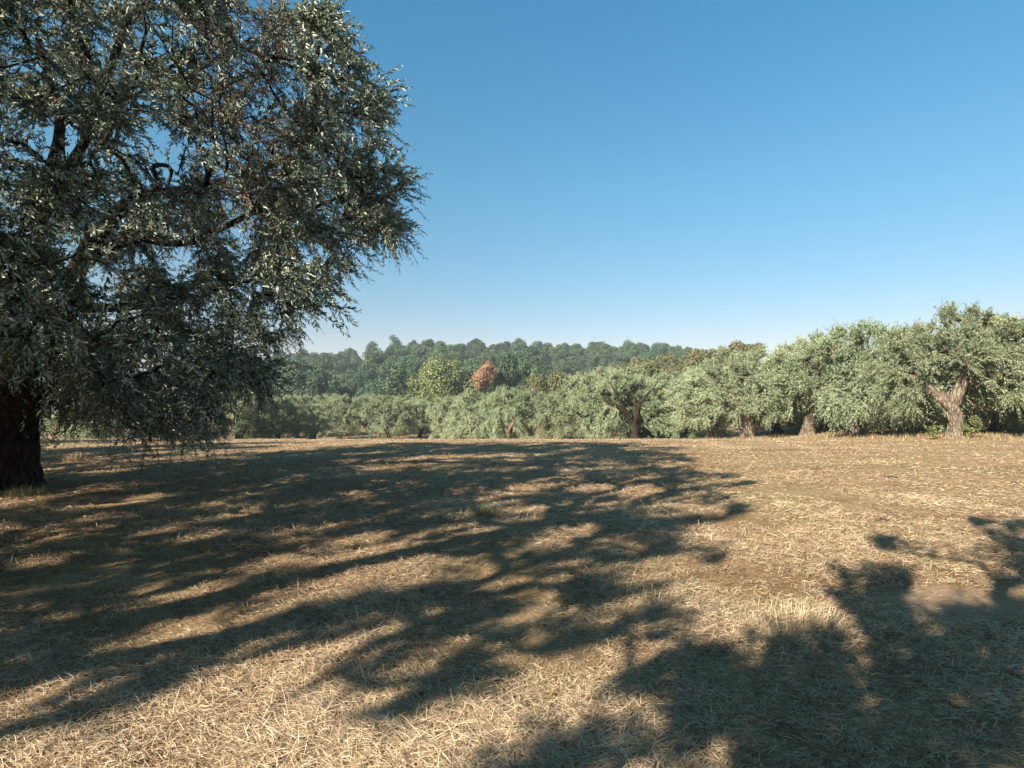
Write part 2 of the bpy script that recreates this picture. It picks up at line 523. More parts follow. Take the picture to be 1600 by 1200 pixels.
tint = np.where(isg, RNG.uniform(.8, 1, nb), np.clip(RNG.normal(.43, .22, nb) + .07 * vnoise(bx_, by_, 3, 21) + .07 * vnoise(bx_, by_, .7, 22) + .09 * vnoise(bx_ * .12, by_ * 1.5, 1.1, 23) + .05 * np.clip(mat_, -1.5, 1.5), .02, .74))
tint = np.where(litter, RNG.uniform(.0, .3, nb), tint)
bz0 = zt(bx_, by_) + np.where(isg, 0, RNG.uniform(0, .022, nb) * np.clip(1 + .6 * clump, .2, 2))
V, F, T = blades(np.stack([bx_, by_, bz0], 1), az, el, L, W, tint, RNG.normal(.025, .035, nb))
# ragged taller growth along the tree line
tl = np.array([at(*q) for q in ((1690, 23), (1491, 23.5), (1336, 27.3), (1262, 32), (1168, 33), (1112, 37), (992, 40.5), (937, 43.5), (877, 44.6), (796, 51.5), (737, 54.5), (694, 60), (606, 61), (530, 62), (434, 51.5), (322, 46.5), (120, 40))])
nm = 42000
mi = RNG.uniform(0, len(tl) - 1.001, nm); m0 = mi.astype(int); mf = (mi - m0)[:, None]
mp_ = tl[m0] * (1 - mf) + tl[m0 + 1] * mf + RNG.normal(0, 1.1, (nm, 2))
dens = vnoise(mp_[:, 0], mp_[:, 1], 1.6, 31)
mp_ = mp_[dens > RNG.normal(.2, .5, nm)]; nm = len(mp_)
V2, F2, T2 = blades(np.stack([mp_[:, 0], mp_[:, 1], zt(mp_[:, 0], mp_[:, 1])], 1), RNG.uniform(0, 2 * PI, nm), RNG.uniform(.5, 1.4, nm), RNG.uniform(.05, .24, nm), RNG.uniform(.010, .022, nm),
                    np.where(RNG.uniform(0, 1, nm) < .35, RNG.uniform(.78, 1, nm), RNG.uniform(.1, .55, nm)), RNG.normal(.05, .06, nm))
F = np.concatenate([F, F2 + len(V)]); V = np.concatenate([V, V2]); T = np.concatenate([T, T2])
grass = obj('dry_grass', mesh_np('dry_grass', V, F, M_GRASS, {'tint': T}))
tag(grass, 'mown straw and short dry grass covering the field', 'grass', kind='stuff')
del V, F, T


def tuft(name, label, px, d, n, L0, spread, tr, group=None, rise=1.1):
    x, y = at(px, d)
    r = np.random.default_rng(int(px * 7 + d))
    rad = np.minimum(np.abs(r.normal(0, spread, n)), 1.25 * spread); a = r.uniform(0, 2 * PI, n)
    P = np.stack([rad * np.cos(a) * 1.3, rad * np.sin(a), np.zeros(n) - .005], 1)
    P[:, 2] += zt(x + P[:, 0], y + P[:, 1]) - float(zt(x, y))
    el_ = np.clip(r.normal(rise, .28, n), .25, 1.5)
    V, F, T = blades(P, a + r.normal(0, .8, n), el_, L0 * r.uniform(.5, 1.2, n), r.uniform(.0025, .0045, n) * max(1, d / 5), r.uniform(*tr, n), r.normal(.05, .05, n))
    o = obj(name, mesh_np(name, V, F, M_GRASS, {'tint': T}), loc=(x, y, float(zt(x, y))))
    return tag(o, label, 'grass tuft', group)


G = 'grass tufts standing in the mown field'
tuft('grass_tuft', 'tall tuft of bleached pale green grass at the edge of the right hand shadow', 1252, 4.05, 620, .12, .24, (.5, .98), G)
tuft('grass_tuft', 'small dark green tuft beside the tall bleached grass tuft', 1205, 3.72, 200, .085, .10, (.7, .95), G)
tuft('grass_tuft', 'upright green tuft in the middle of the big tree shadow', 757, 7.6, 420, .17, .14, (.76, 1.0), G)
tuft('grass_tuft', 'tuft of grass at the right tip of the lower tree shadow', 1000, 4.6, 300, .11, .10, (.6, .95), G)
tuft('grass_tuft', 'low green weedy tuft at the bottom edge left of the middle', 640, 2.75, 420, .085, .16, (.74, 1.0), G)
tuft('grass_tuft', 'thin green weeds at the foot of the big olive trunk', 38, 9.3, 220, .22, .16, (.6, 1.0), G)
tuft('grass_tuft', 'dry brownish grass tuft behind the big olive trunk', 112, 14.2, 160, .26, .2, (.3, .6), G)


# clods
def clod(label, px, d, s):
    x, y = at(px, d)
    r = np.random.default_rng(int(px))
    nu, nv = 18, 10
    th = np.arange(nu) / nu * 2 * PI; ph = np.linspace(-.35, PI / 2, nv)
    TH, PH = np.meshgrid(th, ph)
    rr = 1 + .16 * np.sin(3 * TH + 1) * np.cos(PH) + .12 * np.sin(5 * TH + 4 * PH) + .06 * r.normal(0, 1, TH.shape)
    V = np.stack([s * 1.5 * rr * np.cos(TH) * np.cos(PH), s * rr * np.sin(TH) * np.cos(PH), s * .55 * rr * np.sin(PH)], -1).reshape(-1, 3)
    i = np.arange(nu * nv).reshape(nv, nu)
    F = np.stack([i[:-1], np.roll(i[:-1], -1, 1), np.roll(i[1:], -1, 1), i[1:]], -1).reshape(-1, 4)
    m = bpy.data.materials.get('dark_clod')
    if not m:
        m, nt, bs, out = new_mat('dark_clod')
        n = N(nt, 'ShaderNodeTexNoise'); n.inputs['Scale'].default_value = 40
        c = rampn(nt, [(.3, (.018, .014, .011)), (.7, (.06, .045, .032))], n.outputs['Fac'])
        nt.links.new(c.outputs[0], bs.inputs['Base Color']); bs.inputs['Roughness'].default_value = .95
    o = obj('earth_clod', mesh_np('earth_clod', V, F, m, smooth=True), loc=(x, y, float(zt(x, y)) - .004))
    tag(o, label, 'clod', 'dark clods on the sunlit field')


clod('dark clod of earth lying on the sunlit grass nearer the camera', 1380, 7.35, .06)
clod('flatter dark clod farther out on the sunlit grass', 1393, 11.3, .08)

# ------------------------------------------------------------------ the sun
SUN_AZ, SUN_EL = math.radians(40), math.radians(30)        # light heads 40 degrees right of the view
to_sun = Vector((-math.sin(SUN_AZ) * math.cos(SUN_EL), -math.cos(SUN_AZ) * math.cos(SUN_EL), math.sin(SUN_EL)))
sl = bpy.data.lights.new('sun', 'SUN'); sl.energy = 5.0; sl.angle = math.radians(.5); sl.color = (1, .90, .76)
so = link(bpy.data.objects.new('sun', sl)); so.rotation_euler = to_sun.to_track_quat('Z', 'Y').to_euler(); so.location = (-20, -20, 30)

w = bpy.data.worlds.new('World'); SC.world = w; w.use_nodes = True
nt = w.node_tree
bg = nt.nodes['Background']
sky = N(nt, 'ShaderNodeTexSky', sky_type='NISHITA'); sky.sun_disc = False
sky.sun_elevation = SUN_EL; sky.sun_rotation = math.radians(180) + SUN_AZ
sky.air_density = 1.0; sky.dust_density = .6; sky.ozone_density = 2.5
hsv = N(nt, 'ShaderNodeHueSaturation')
hsv.inputs['Hue'].default_value = .485; hsv.inputs['Saturation'].default_value = 1.2
nt.links.new(sky.outputs[0], hsv.inputs['Color'])
tcw = N(nt, 'ShaderNodeTexCoord'); sxw = N(nt, 'ShaderNodeSeparateXYZ')
nt.links.new(tcw.outputs['Generated'], sxw.inputs[0])
grade = rampn(nt, [(0, (.86, .56, .56)), (.125, (.76, .64, .65)), (.19, (.72, .71, .71)), (.345, (.68, .88, .87)), (.58, (.46, .98, 1.03)), (.85, (.56, .74, .68))], sxw.outputs['Z'])   # thin summer haze low down, deeper blue overhead
nt.links.new(mixc(nt, hsv.outputs[0], grade.outputs[0], 1.0, 'MULTIPLY'), bg.inputs['Color'])
bg.inputs['Strength'].default_value = .066

# ------------------------------------------------------------------ the big near olive
def proj(P):
    return 800 + FPX * P[:, 0] / P[:, 1], HOR - FPX * (P[:, 2] - CAM_H) / P[:, 1]


def near_olive():
    rng = np.random.default_rng(21)
    bx, by = at(8, 10.2)
    bz = float(zt(bx, by))
    root = thing('olive_tree', 'huge old olive tree with black trunk filling the left of the view', 'olive tree', (bx, by, bz))
    O = np.array([bx, by, bz])
    def w(px, py, d):
        return np.array([(px - 800) / FPX * d, d, CAM_H + (HOR - py) / FPX * d]) - O
    main = [(0, 0, -.1), (.02, .02, .7), w(22, 640, 10.1), w(62, 575, 9.8)]
    parts = [gnarl(main, [.50, .44, .38, .34], seed=4, flare=.32)]
    limbs = [
        ([w(62, 575, 9.8), w(100, 480, 9.4), w(130, 400, 8.9), w(165, 352, 8.4), w(200, 318, 8.0), w(240, 303, 7.7), w(320, 290, 7.4)], [.34, .27, .23, .18, .15, .11, .07]),
        ([w(62, 575, 9.8), w(70, 460, 10.0), w(60, 330, 10.2), w(95, 200, 9.6), w(60, 60, 9.2)], [.30, .24, .19, .14, .09]),
        ([w(130, 400, 8.9), w(215, 372, 9.2), w(290, 380, 9.4), w(400, 330, 9.3), w(520, 270, 9.0)], [.17, .14, .11, .08, .05]),
        ([w(60, 330, 10.2), w(150, 190, 9.0), w(150, 120, 8.2), w(118, 50, 7.6), w(100, -30, 7.2)], [.15, .12, .10, .09, .08]),
        ([w(155, 160, 8.6), w(210, 20, 8.6), w(300, 22, 8.2), w(350, 60, 7.9), w(470, 110, 7.6)], [.11, .09, .075, .06, .04]),
        ([w(175, 165, 8.4), w(172, 205, 8.0), w(150, 235, 7.8), w(140, 252, 7.6), w(156, 285, 7.5), w(142, 312, 7.4)], [.05, .042, .038, .034, .03, .02]),
        ([w(240, 303, 7.7), w(248, 285, 7.5), w(238, 262, 7.4), w(258, 258, 7.3), w(268, 268, 7.2), w(262, 290, 7.2)], [.05, .045, .04, .035, .03, .02]),
        ([w(62, 575, 9.8), w(-60, 470, 10.0), w(-200, 380, 10), w(-330, 300, 10.2)], [.28, .2, .15, .1]),
        ([w(62, 575, 9.8), w(20, 500, 8.5), w(10, 470, 6.6), w(30, 440, 5.2)], [.22, .16, .11, .06]),
        ([w(-30, 6, 5.6), w(40, 60, 6.4), w(92, 108, 7.2)], [.008, .006, .005]),
        ([w(100, 480, 9.4), w(190, 480, 10.5), w(280, 470, 11.5), w(380, 440, 12.2)], [.18, .14, .1, .06]),
    ]
    skel = [(np.array(p, float), i - 1) for i, p in enumerate(main)]
    for pts, rad in limbs:
        parts.append(gnarl(pts, np.array(rad) * (.55 if rad[0] > .06 else .75), s=10, k=len(pts) * 5, seed=len(pts), amp=.12, flare=0, kn=3))
        pa = int(np.argmin([np.linalg.norm(q - pts[0]) for q, _ in skel]))
        t = np.linspace(0, len(pts) - 1, len(pts) * 2 - 1)
        A = np.array(pts)
        for tt in t[1:]:
            p = np.array([np.interp(tt, np.arange(len(pts)), A[:, i]) for i in range(3)])
            skel.append((p, pa)); pa = len(skel) - 1
    V, F = join(parts)
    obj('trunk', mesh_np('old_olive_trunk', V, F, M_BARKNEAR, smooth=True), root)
    # crown space: a wide dome, hollow in the middle, with low skirts
    PY = [-400, 0, 60, 90, 150, 200, 260, 300, 335, 370, 400, 440, 470, 515, 560, 600, 640, 680, 700]
    PX = [525, 545, 568, 588, 640, 655, 668, 695, 688, 600, 545, 525, 470, 455, 425, 402, 385, 315, 255]
    holes = [(60, 45, 45, 28, .75), (235, 240, 70, 50, .72), (90, 225, 42, 45, .8), (262, 40, 35, 30, .8), (150, 260, 35, 30, .5), (330, 170, 30, 30, .4), (390, 345, 40, 30, .35)]
    att = []
    c = np.array([-6.9, 9.2, 4.3])
    tries = 0
    while len(att) < 760 and tries < 500:
        tries += 1
        p = rng.uniform(-1, 1, (2000, 3))
        r = np.linalg.norm(p, axis=1)
        p = p[(r < 1) & (r > .38)]
        p = p * np.array([6.0, 5.9, 4.3]) + c
        # lobed outline
        dirn = unit(p - c)
        lob = 1 + .13 * np.sin(dirn[:, 0] * 7 + dirn[:, 2] * 5 + 1) * np.sin(dirn[:, 1] * 6 - dirn[:, 2] * 4)
        p = p[np.linalg.norm((p - c) / np.array([6.0, 5.9, 4.3]), axis=1) < .97 * lob]
        d2 = np.hypot(p[:, 0], p[:, 1])
        p = p[(d2 > 2.6) & (p[:, 1] > .5)]
        px, py = proj(p)
        ok = px < np.interp(py, PY, PX) + rng.uniform(-26, 22, len(p))
        low = np.interp(px, [-400, 40, 90, 300, 380, 460, 700], [570, 612, 672, 692, 668, 622, 560])
        ok &= py < low + rng.uniform(-25, 8, len(p))
        # keep the view of the trunk foot clear
        ok &= ~((px < 75) & (py > 575) & (p[:, 1] < 10))
        for hx, hy, ha, hb, pr in holes:
            inh = ((px - hx) / ha) ** 2 + ((py - hy) / hb) ** 2 < 1
            ok &= ~(inh & (rng.uniform(0, 1, len(p)) < pr))
        for q in p[ok][:60]:
            if len(att) < 760 and (not att or np.min(np.linalg.norm(np.array(att) - q, axis=1)) > .22):
                att.append(q)
    att = np.array(att) - O
    P, R, _ = grow(skel, att, rng, k=6, rtip=.008, expo=.43, jit=.22)
    R = np.minimum(R, .06)
    bv, bf = tubes(P, R, 6)
    TP, TL = spray(P, 25, rng, (.22, .75), .10, .5, .68, .4, c - O, tmin=.25)
    # dry, half bare patch high in the crown
    wpx, wpy = proj(TP[:, 2] + O)
    dry = (((wpx - 385) / 85) ** 2 + ((wpy - 160) / 190) ** 2 < 1) & (rng.uniform(0, 1, len(TP)) < .55)
    dry |= rng.uniform(0, 1, len(TP)) < .05
    keep = np.ones(len(TP), bool)
    for hx, hy, ha, hb, pr in holes:
        keep &= ~((((wpx - hx) / ha) ** 2 + ((wpy - hy) / hb) ** 2 < 1) & (rng.uniform(0, 1, len(TP)) < pr * .8))
    TP = TP[keep]; dry = dry[keep]
    tv, tf = tubes(TP, np.array([.0042, .0038, .003, .0024, .0015])[None].repeat(len(TP), 0), 3)
    V, F = join([(bv, bf), (tv, tf)])
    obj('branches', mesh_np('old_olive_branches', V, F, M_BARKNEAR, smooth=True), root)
    V, F, T = twig_leaves(TP[~dry], 31, rng, (.05, .092), .25)
    cr = obj('crown', mesh_np('old_olive_crown', V, F, M_NEAR, {'tint': T}), root)
    V, F, T = twig_leaves(TP[dry], 17, rng, (.03, .065), .2)
    tag(obj('dry_foliage', mesh_np('old_olive_dry', V, F, M_DRYLEAF, {'tint': T}), root), 'reddish brown withered sprays high in the crown', None)
    print('near leaves', len(T), len(cr.data.polygons))
    return root


near_olive()


# ------------------------------------------------------------------ orchard olives
def crown_pts(lobes, n, rng, thick=.45, zmin=.55):
    """points in the outer shell of a union of ellipsoids"""
    lobes = np.array(lobes, float)
    wgt = lobes[:, 3] ** 1.8; wgt = wgt / wgt.sum()
    out = []
    while len(out) < n:
        i = rng.choice(len(lobes), p=wgt)
        d = unit(rng.normal(0, 1, 3)); r = lobes[i, 3] * (1 - thick * rng.uniform(0, 1) ** 1.6)
        p = lobes[i, :3] + d * r * np.array([1, 1, lobes[i, 4]])
        # not deep inside another lobe
        dd_ = np.linalg.norm((lobes[:, :3] - p) / np.array([1, 1, 1]), axis=1) / lobes[:, 3]
        if np.sum(dd_ < .55) > 0:
            continue
        if p[2] < zmin:
            continue
        out.append(p)
    return np.array(out)


def olive_proto(name, seed, H, Rr, trunk, rtr, forks, lobes, natt, per, nleaf, Lr, mat=M_OLIVE, bark=M_BARK, droop=.3, aspect=.3, rtip=.016, zmin=.55, tw=(.3, .95)):
    rng = np.random.default_rng(seed)
    parts = [gnarl(trunk, rtr, s=28, k=22, seed=seed, flare=.45, amp=.22)]
    skel = [(np.array(p, float), i - 1) for i, p in enumerate(trunk)]
    nt_ = len(trunk) - 1
    for pts, rad in forks:
        pts = [trunk[-1]] + list(pts)
        parts.append(gnarl(pts, rad, s=12, k=len(pts) * 5, seed=seed + 1, amp=.2, flare=0, kn=3))
        pa = nt_
        for p in pts[1:]:
            skel.append((np.array(p, float), pa)); pa = len(skel) - 1
    att = crown_pts(lobes, natt, rng, zmin=zmin)
    P, R, _ = grow(skel, att, rng, k=5, rtip=rtip, expo=.42, jit=.2)
    R = np.minimum(R, max(rtr) * .32)
    parts.append(tubes(P, R, 5))
    V, F = join(parts)
    tm = mesh_np(name + '_trunk', V, F, bark, smooth=True)
    c = np.array([0, 0, H * .5])
    top = P[:, -1, 2] / H
    upw = np.repeat(np.where(top > .62, 1.7, np.where(top > .42, .35, -.25)), per)
    TP, TL = spray(P, per, rng, tw, upw, .6, .5, droop, c, tmin=.4)
    TP[:, :, 2] = np.maximum(TP[:, :, 2], max(.12, zmin - .55))
    V, F, T = twig_leaves(TP, nleaf, rng, Lr, aspect, simple=True, nrm_up=.5, outc=c)
    cm = mesh_np(name + '_crown', V, F, mat, {'tint': T})
    return tm, cm


def lobes_for(seed, H, Rr, n=9, low=1.3, skirt=5, gaps=0):
    r = np.random.default_rng(seed)
    L = []
    for i in range(n):
        a = i / n * 2 * PI + r.uniform(-.3, .3)
        rad = Rr * r.uniform(.42, .62)
        L.append((rad * math.cos(a), rad * math.sin(a), H * r.uniform(.48, .68), Rr * r.uniform(.36, .46), 1.0))
    for i in range(7):
        a = i / 7 * 2 * PI + r.uniform(0, 1); q = r.uniform(.15, .45)
        L.append((Rr * q * math.cos(a), Rr * q * math.sin(a), H * r.uniform(.66, .77), Rr * r.uniform(.32, .42), .9))
    for i in range(skirt):
        if gaps and r.uniform() < gaps:
            continue
        a = i / skirt * 2 * PI + r.uniform(-.4, .4)
        L.append((Rr * .66 * math.cos(a), Rr * .66 * math.sin(a), low + r.uniform(-.15, .35), Rr * r.uniform(.28, .38), 1.25))
    return L


def simple_trunk(seed, hfork, r0, lean=.25):
    r = np.random.default_rng(seed)
    lx, ly = r.normal(0, lean, 2)
    tr = [(0, 0, -.15), (lx * .35, ly * .35, hfork * .5), (lx, ly, hfork)]
    fk = []
    n = 3
    for i in range(n):
        a = i / n * 2 * PI + r.uniform(-.4, .4)
        p1 = (lx + .5 * math.cos(a), ly + .5 * math.sin(a), hfork + .55)
        p2 = (lx + .95 * math.cos(a + .25), ly + .95 * math.sin(a + .25), hfork + 1.3)
        fk.append(([p1, p2], [r0 * .72, r0 * .5, r0 * .28]))
    return tr, [r0, r0 * .86, r0 * .8], fk


PROTO = {}
def proto(key, seed, H, Rr, hfork, r0, bark=M_BARK, natt=150, per=22, nleaf=22, Lr=(.085, .14), low=1.15, skirt=9, n=9, mat=M_OLIVE, aspect=.29, gaps=.45, zmin=.55, extra=()):
    tr, rr, fk = simple_trunk(seed, hfork, r0)
    PROTO[key] = olive_proto('olive_' + key, seed, H, Rr, tr, rr, fk, lobes_for(seed, H, Rr, n, low, skirt, gaps) + list(extra), natt, per, nleaf, Lr, mat, bark, aspect=aspect, zmin=zmin)


proto('a', 31, 5.3, 3.1, .9, .36)
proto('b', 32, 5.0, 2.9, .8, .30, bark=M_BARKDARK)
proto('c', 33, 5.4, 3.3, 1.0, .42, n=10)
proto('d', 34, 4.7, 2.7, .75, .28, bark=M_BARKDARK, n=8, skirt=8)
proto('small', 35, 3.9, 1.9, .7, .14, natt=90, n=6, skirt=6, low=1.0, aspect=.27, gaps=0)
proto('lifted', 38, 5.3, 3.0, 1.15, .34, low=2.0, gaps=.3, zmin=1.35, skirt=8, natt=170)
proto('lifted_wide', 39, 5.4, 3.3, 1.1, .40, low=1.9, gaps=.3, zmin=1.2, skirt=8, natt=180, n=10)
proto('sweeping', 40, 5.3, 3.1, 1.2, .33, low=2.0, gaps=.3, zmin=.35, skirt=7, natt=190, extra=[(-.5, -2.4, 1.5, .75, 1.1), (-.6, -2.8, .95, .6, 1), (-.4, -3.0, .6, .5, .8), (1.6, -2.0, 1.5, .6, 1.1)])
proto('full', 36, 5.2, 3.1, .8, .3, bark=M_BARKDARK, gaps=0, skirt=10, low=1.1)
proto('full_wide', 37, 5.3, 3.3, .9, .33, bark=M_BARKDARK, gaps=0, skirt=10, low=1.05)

# the leaning fork of the corner tree
PROTO['forked'] = olive_proto('olive_forked', 41, 5.7, 3.4,
    [(.03, 0, -.15), (.06, 0, .5), (.0, 0, 1.0), (-.10, 0, 1.35)], [.34, .265, .255, .31],
    [([(-.5, -.1, 1.8), (-.95, -.15, 2.25), (-1.6, -.1, 2.7)], [.29, .24, .2, .12]),
     ([(.06, .0, 1.8), (.24, .05, 2.3), (.35, .1, 3.0)], [.29, .25, .22, .14])],
    [(-2.1, .1, 3.1, 1.15, 1), (-1.2, -.8, 3.7, 1.1, 1), (0, -1.0, 3.5, .95, 1), (-.3, .5, 4.3, 1.2, 1), (.9, -.4, 4.1, 1.15, 1), (1.9, 0, 3.4, 1.2, 1),
     (1.2, 1.2, 3.5, 1.3, 1), (-1.2, 1.3, 3.5, 1.3, 1), (.3, -.2, 4.7, .85, 1), (2.5, -.4, 2.5, .85, 1.2), (2.2, -.8, 1.9, .6, 1.3), (-2.0, -.9, 2.3, .75, 1.1), (-1.55, -1.0, 1.9, .55, 1.1),
     (-2.6, .3, 2.1, .8, 1.2), (0, 2.0, 2.6, 1.2, 1.2)],
    150, 26, 26, (.075, .12), droop=.4)

rs_ = random.Random(12)
STREAKS = [(rs_.uniform(-60, 980), 880 + 215 * rs_.random() ** 1.7, rs_.uniform(3.9, 5.3), rs_.uniform(.16, .30)) for _ in range(14)]
FLECKS = [(rs_.uniform(1050, 1640), 960 + 240 * rs_.random(), rs_.uniform(3.9, 5.0), rs_.uniform(.16, .3)) for _ in range(16)]


def shade_lobes(rows, base):
    """crown lobes of the trees round the camera, set where their shade falls on the field as it does in the photo"""
    out = []
    for px, py, z, r in rows:
        d = FPX * CAM_H / (py - HOR)
        k = z / math.tan(SUN_EL)
        out.append(((px - 800) / FPX * d - k * math.sin(SUN_AZ) - base[0], d - k * math.cos(SUN_AZ) - base[1], z, r, 1.0))
    return out


B_AT, C_AT = (-6.8, .2), (-1.8, -3.2)
PROTO['wide'] = olive_proto('olive_wide', 47, 6.5, 3.6,
    [(0, 0, -.15), (.1, -.1, .9), (.05, -.15, 1.8)], [.42, .33, .32],
    [([(-.7, .2, 2.7), (-1.5, .4, 3.3)], [.24, .17, .1]), ([(.9, .3, 2.9), (1.9, .8, 4.2), (2.9, 1.2, 5.0)], [.24, .18, .14, .08]), ([(.3, -.9, 2.9), (.7, -1.6, 4.2)], [.22, .15, .1])],
    shade_lobes([(1090, 758, 6.2, .9), (1000, 745, 6.0, .95), (1035, 800, 6.0, .9), (915, 770, 5.6, 1.0), (945, 840, 5.6, .85), (985, 895, 5.8, .62), (860, 830, 5.2, .8), (885, 890, 5.4, .45),
        (760, 800, 5.0, .8), (640, 790, 4.6, .8), (700, 850, 4.8, .45), (520, 800, 4.4, .8), (400, 820, 4.2, .8), (260, 830, 4.0, .8), (120, 850, 3.8, .8), (50, 915, 3.7, .7), (190, 920, 3.9, .4),
        (0, 975, 3.7, .5), (330, 900, 4.2, .35), (420, 985, 4.6, .35), (560, 960, 4.8, .35), (280, 1030, 4.4, .3), (740, 1050, 5, .28), (640, 1090, 5, .25), (900, 1000, 5.2, .3), (110, 1090, 4.2, .3),
        (480, 1080, 4.6, .25), (820, 950, 5.2, .35), (700, 960, 5.0, .3), (330, 785, 4.2, .8), (180, 795, 4.0, .85), (450, 770, 4.4, .8), (580, 755, 4.6, .75), (560, 850, 4.6, .5), (430, 870, 4.3, .5), (300, 865, 4.0, .45), (800, 745, 5, .6), (700, 750, 4.8, .6), (40, 790, 3.8, .9), (150, 830, 3.9, .8), (350, 840, 4.1, .7), (490, 830, 4.4, .7), (630, 820, 4.6, .7), (0, 930, 3.7, .6)] + STREAKS, B_AT),
    700, 15, 14, (.075, .12), droop=.25, tw=(.2, .62))
PROTO['high'] = olive_proto('olive_high', 48, 6.5, 3.4,
    [(0, 0, -.15), (.1, -.1, .9), (.05, -.15, 1.9)], [.36, .28, .27],
    [([(-.5, .2, 2.7), (-1.0, .4, 3.4)], [.2, .15, .1]), ([(.5, .5, 2.8), (.9, 1.2, 4.0)], [.2, .15, .1]), ([(.1, -.3, 2.8), (.1, -.5, 3.6)], [.2, .15, .1])],
    shade_lobes([(1590, 838, 5.6, .55), (1660, 860, 5.6, .6), (1600, 890, 5.4, .4), (1420, 870, 5.2, .32), (1385, 915, 5.0, .32), (1405, 975, 4.8, .3), (1490, 1030, 4.8, .3), (1620, 1010, 4.8, .35),
        (1310, 1030, 4.5, .4), (1410, 1060, 4.5, .35), (1570, 1090, 4.3, .45), (1480, 1130, 4.3, .4), (1340, 1120, 4.3, .4), (1240, 1090, 4.3, .35), (1200, 1160, 4.1, .35), (1090, 1160, 4.1, .3),
        (1350, 1190, 4, .4), (1580, 1180, 4, .4), (1000, 1200, 4.1, .3)] + FLECKS, C_AT),
    185, 12, 13, (.075, .115), droop=.2, tw=(.16, .5))

# the tree with bare black limbs showing
PROTO['bare'] = olive_proto('olive_bare', 43, 5.3, 3.1,
    [(0, 0, -.15), (0, 0, .6), (-.1, 0, 1.2)], [.33, .27, .27],
    [([(-.55, -.5, 1.9), (-1.1, -1.0, 2.5), (-1.9, -1.3, 2.9), (-2.3, -1.3, 3.2)], [.22, .17, .15, .11, .05]),
     ([(-.5, -.6, 2.0), (-1.0, -1.2, 2.9), (-1.35, -1.5, 3.5), (-1.6, -1.5, 4.0)], [.15, .13, .10, .08, .04]),
     ([(.2, -.5, 2.0), (.35, -1.1, 2.7), (.75, -1.4, 3.3), (1.1, -1.4, 3.7)], [.2, .16, .13, .1, .05]),
     ([(0, .5, 2.2), (0, .9, 3.2)], [.2, .15, .1])],
    [(-1.9, 0, 3.0, 1.2, 1), (1.7, 0, 3.0, 1.2, 1), (-.8, .6, 3.9, 1.2, 1), (.9, .4, 3.9, 1.2, 1), (0, -.5, 4.5, .85, .9), (-1.6, -.6, 4.2, .7, 1), (0, 1.6, 3.0, 1.4, 1),
     (-2.1, -.4, 1.7, .8, 1.2), (2.1, -.3, 1.7, .8, 1.2), (.05, -1.2, 2.1, .42, 1.4), (-1.6, -.9, 1.5, .6, 1.2), (1.5, 1.2, 1.7, .9, 1.2), (-1.2, 1.4, 1.7, .9, 1.2), (1.7, -1.0, 4.0, .7, 1)],
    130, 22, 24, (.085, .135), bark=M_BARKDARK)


def plant(key, px, d, H, label, group=None, rz=0.0, sx=1.0, sink=0, name='olive_tree', cat='olive tree', xy=None):
    x, y = at(px, d) if xy is None else xy
    base = {'a': 5.3, 'b': 5.0, 'c': 5.4, 'd': 4.7, 'small': 3.9, 'lifted': 5.3, 'lifted_wide': 5.4, 'sweeping': 5.3, 'full': 5.2, 'full_wide': 5.3, 'forked': 5.7, 'bare': 5.3, 'high': 6.5, 'wide': 6.5}.get(key, None)
    s = H / (base or PROTO_H[key])
    root = thing(name, label, cat, (x, y, float(zt(x, y)) - sink), rz, group, (s * sx, s * sx, s))
    tm, cm = PROTO[key]
    obj('trunk', tm, root); obj('crown', cm, root)
    return root


PROTO_H = {}
GF_ = 'olive trees along the far edge of the field'
plant('forked', 1491, 24, 5.65, 'olive with thick pale trunk forking into a sunlit Y, right of the field', GF_, rz=-.67)
plant('lifted_wide', 1650, 23, 5.5, 'pale olive cut by the right edge of the picture', GF_, rz=1.0)
plant('sweeping', 1336, 29, 5.94, 'tall olive with a skirt of leaves sweeping the ground, left of the forked olive', GF_, rz=-.5)
plant('lifted', 1262, 32, 5.62, 'olive over a dark hollow between the sweeping olive and the twin trunk olive', GF_, rz=.4)
plant('lifted_wide', 1168, 33.5, 5.6, 'broad olive with thick short twin trunk in front of the others', GF_, rz=4.0)
plant('lifted', 1112, 37.5, 5.2, 'olive with dark shaded foot just left of the twin trunk olive', GF_, rz=.9, sx=1.1)
plant('bare', 992, 41, 5.3, 'olive with bare black limbs showing in its crown', GF_, rz=-.22)
plant('b', 937, 44, 5.3, 'olive with dark leaning trunk next to the one with bare black limbs', GF_, rz=2.0)
plant('small', 877, 45, 4.1, 'small silvery young olive with thin pale stem', GF_, rz=1.1)
plant('d', 830, 54, 5.0, 'shaded olive with black trunk half behind the small silvery one', GF_, rz=3.0)
plant('a', 794, 52, 5.1, 'olive with pale straight trunk, left of the shaded black trunk', GF_, rz=5.1, sx=.86)
plant('full', 737, 55, 5.1, 'olive with two dark stems close together in the middle of the far row', GF_, rz=.2, sx=.84)
plant('a', 694, 61, 4.7, 'olive with thin light trunk below the bright green tree', GF_, rz=3.4, sx=.85)
plant('b', 606, 62, 4.9, 'olive with wide dark forked trunk at the left end of the sunlit row', GF_, rz=1.7, sx=1.0)
plant('d', 655, 66, 4.6, 'dull olive set back between the thin trunk and the dark fork', GF_, rz=1.3)
plant('a', 530, 63, 4.9, 'olive with dark bent trunk where the shade begins', GF_, rz=2.9, sx=1.05)
plant('c', 488, 56, 3.9, 'low dark olive in deep shade, right of the leaning olive', GF_, rz=.6, sx=1.2)
plant('b', 434, 52, 3.9, 'dark olive with trunk leaning left, seen past the big crown', GF_, rz=4.4, sx=1.2)
plant('c', 322, 47, 6.4, 'shaded olive trunk seen under the big crown, nearest its right edge', GF_, rz=1.9)
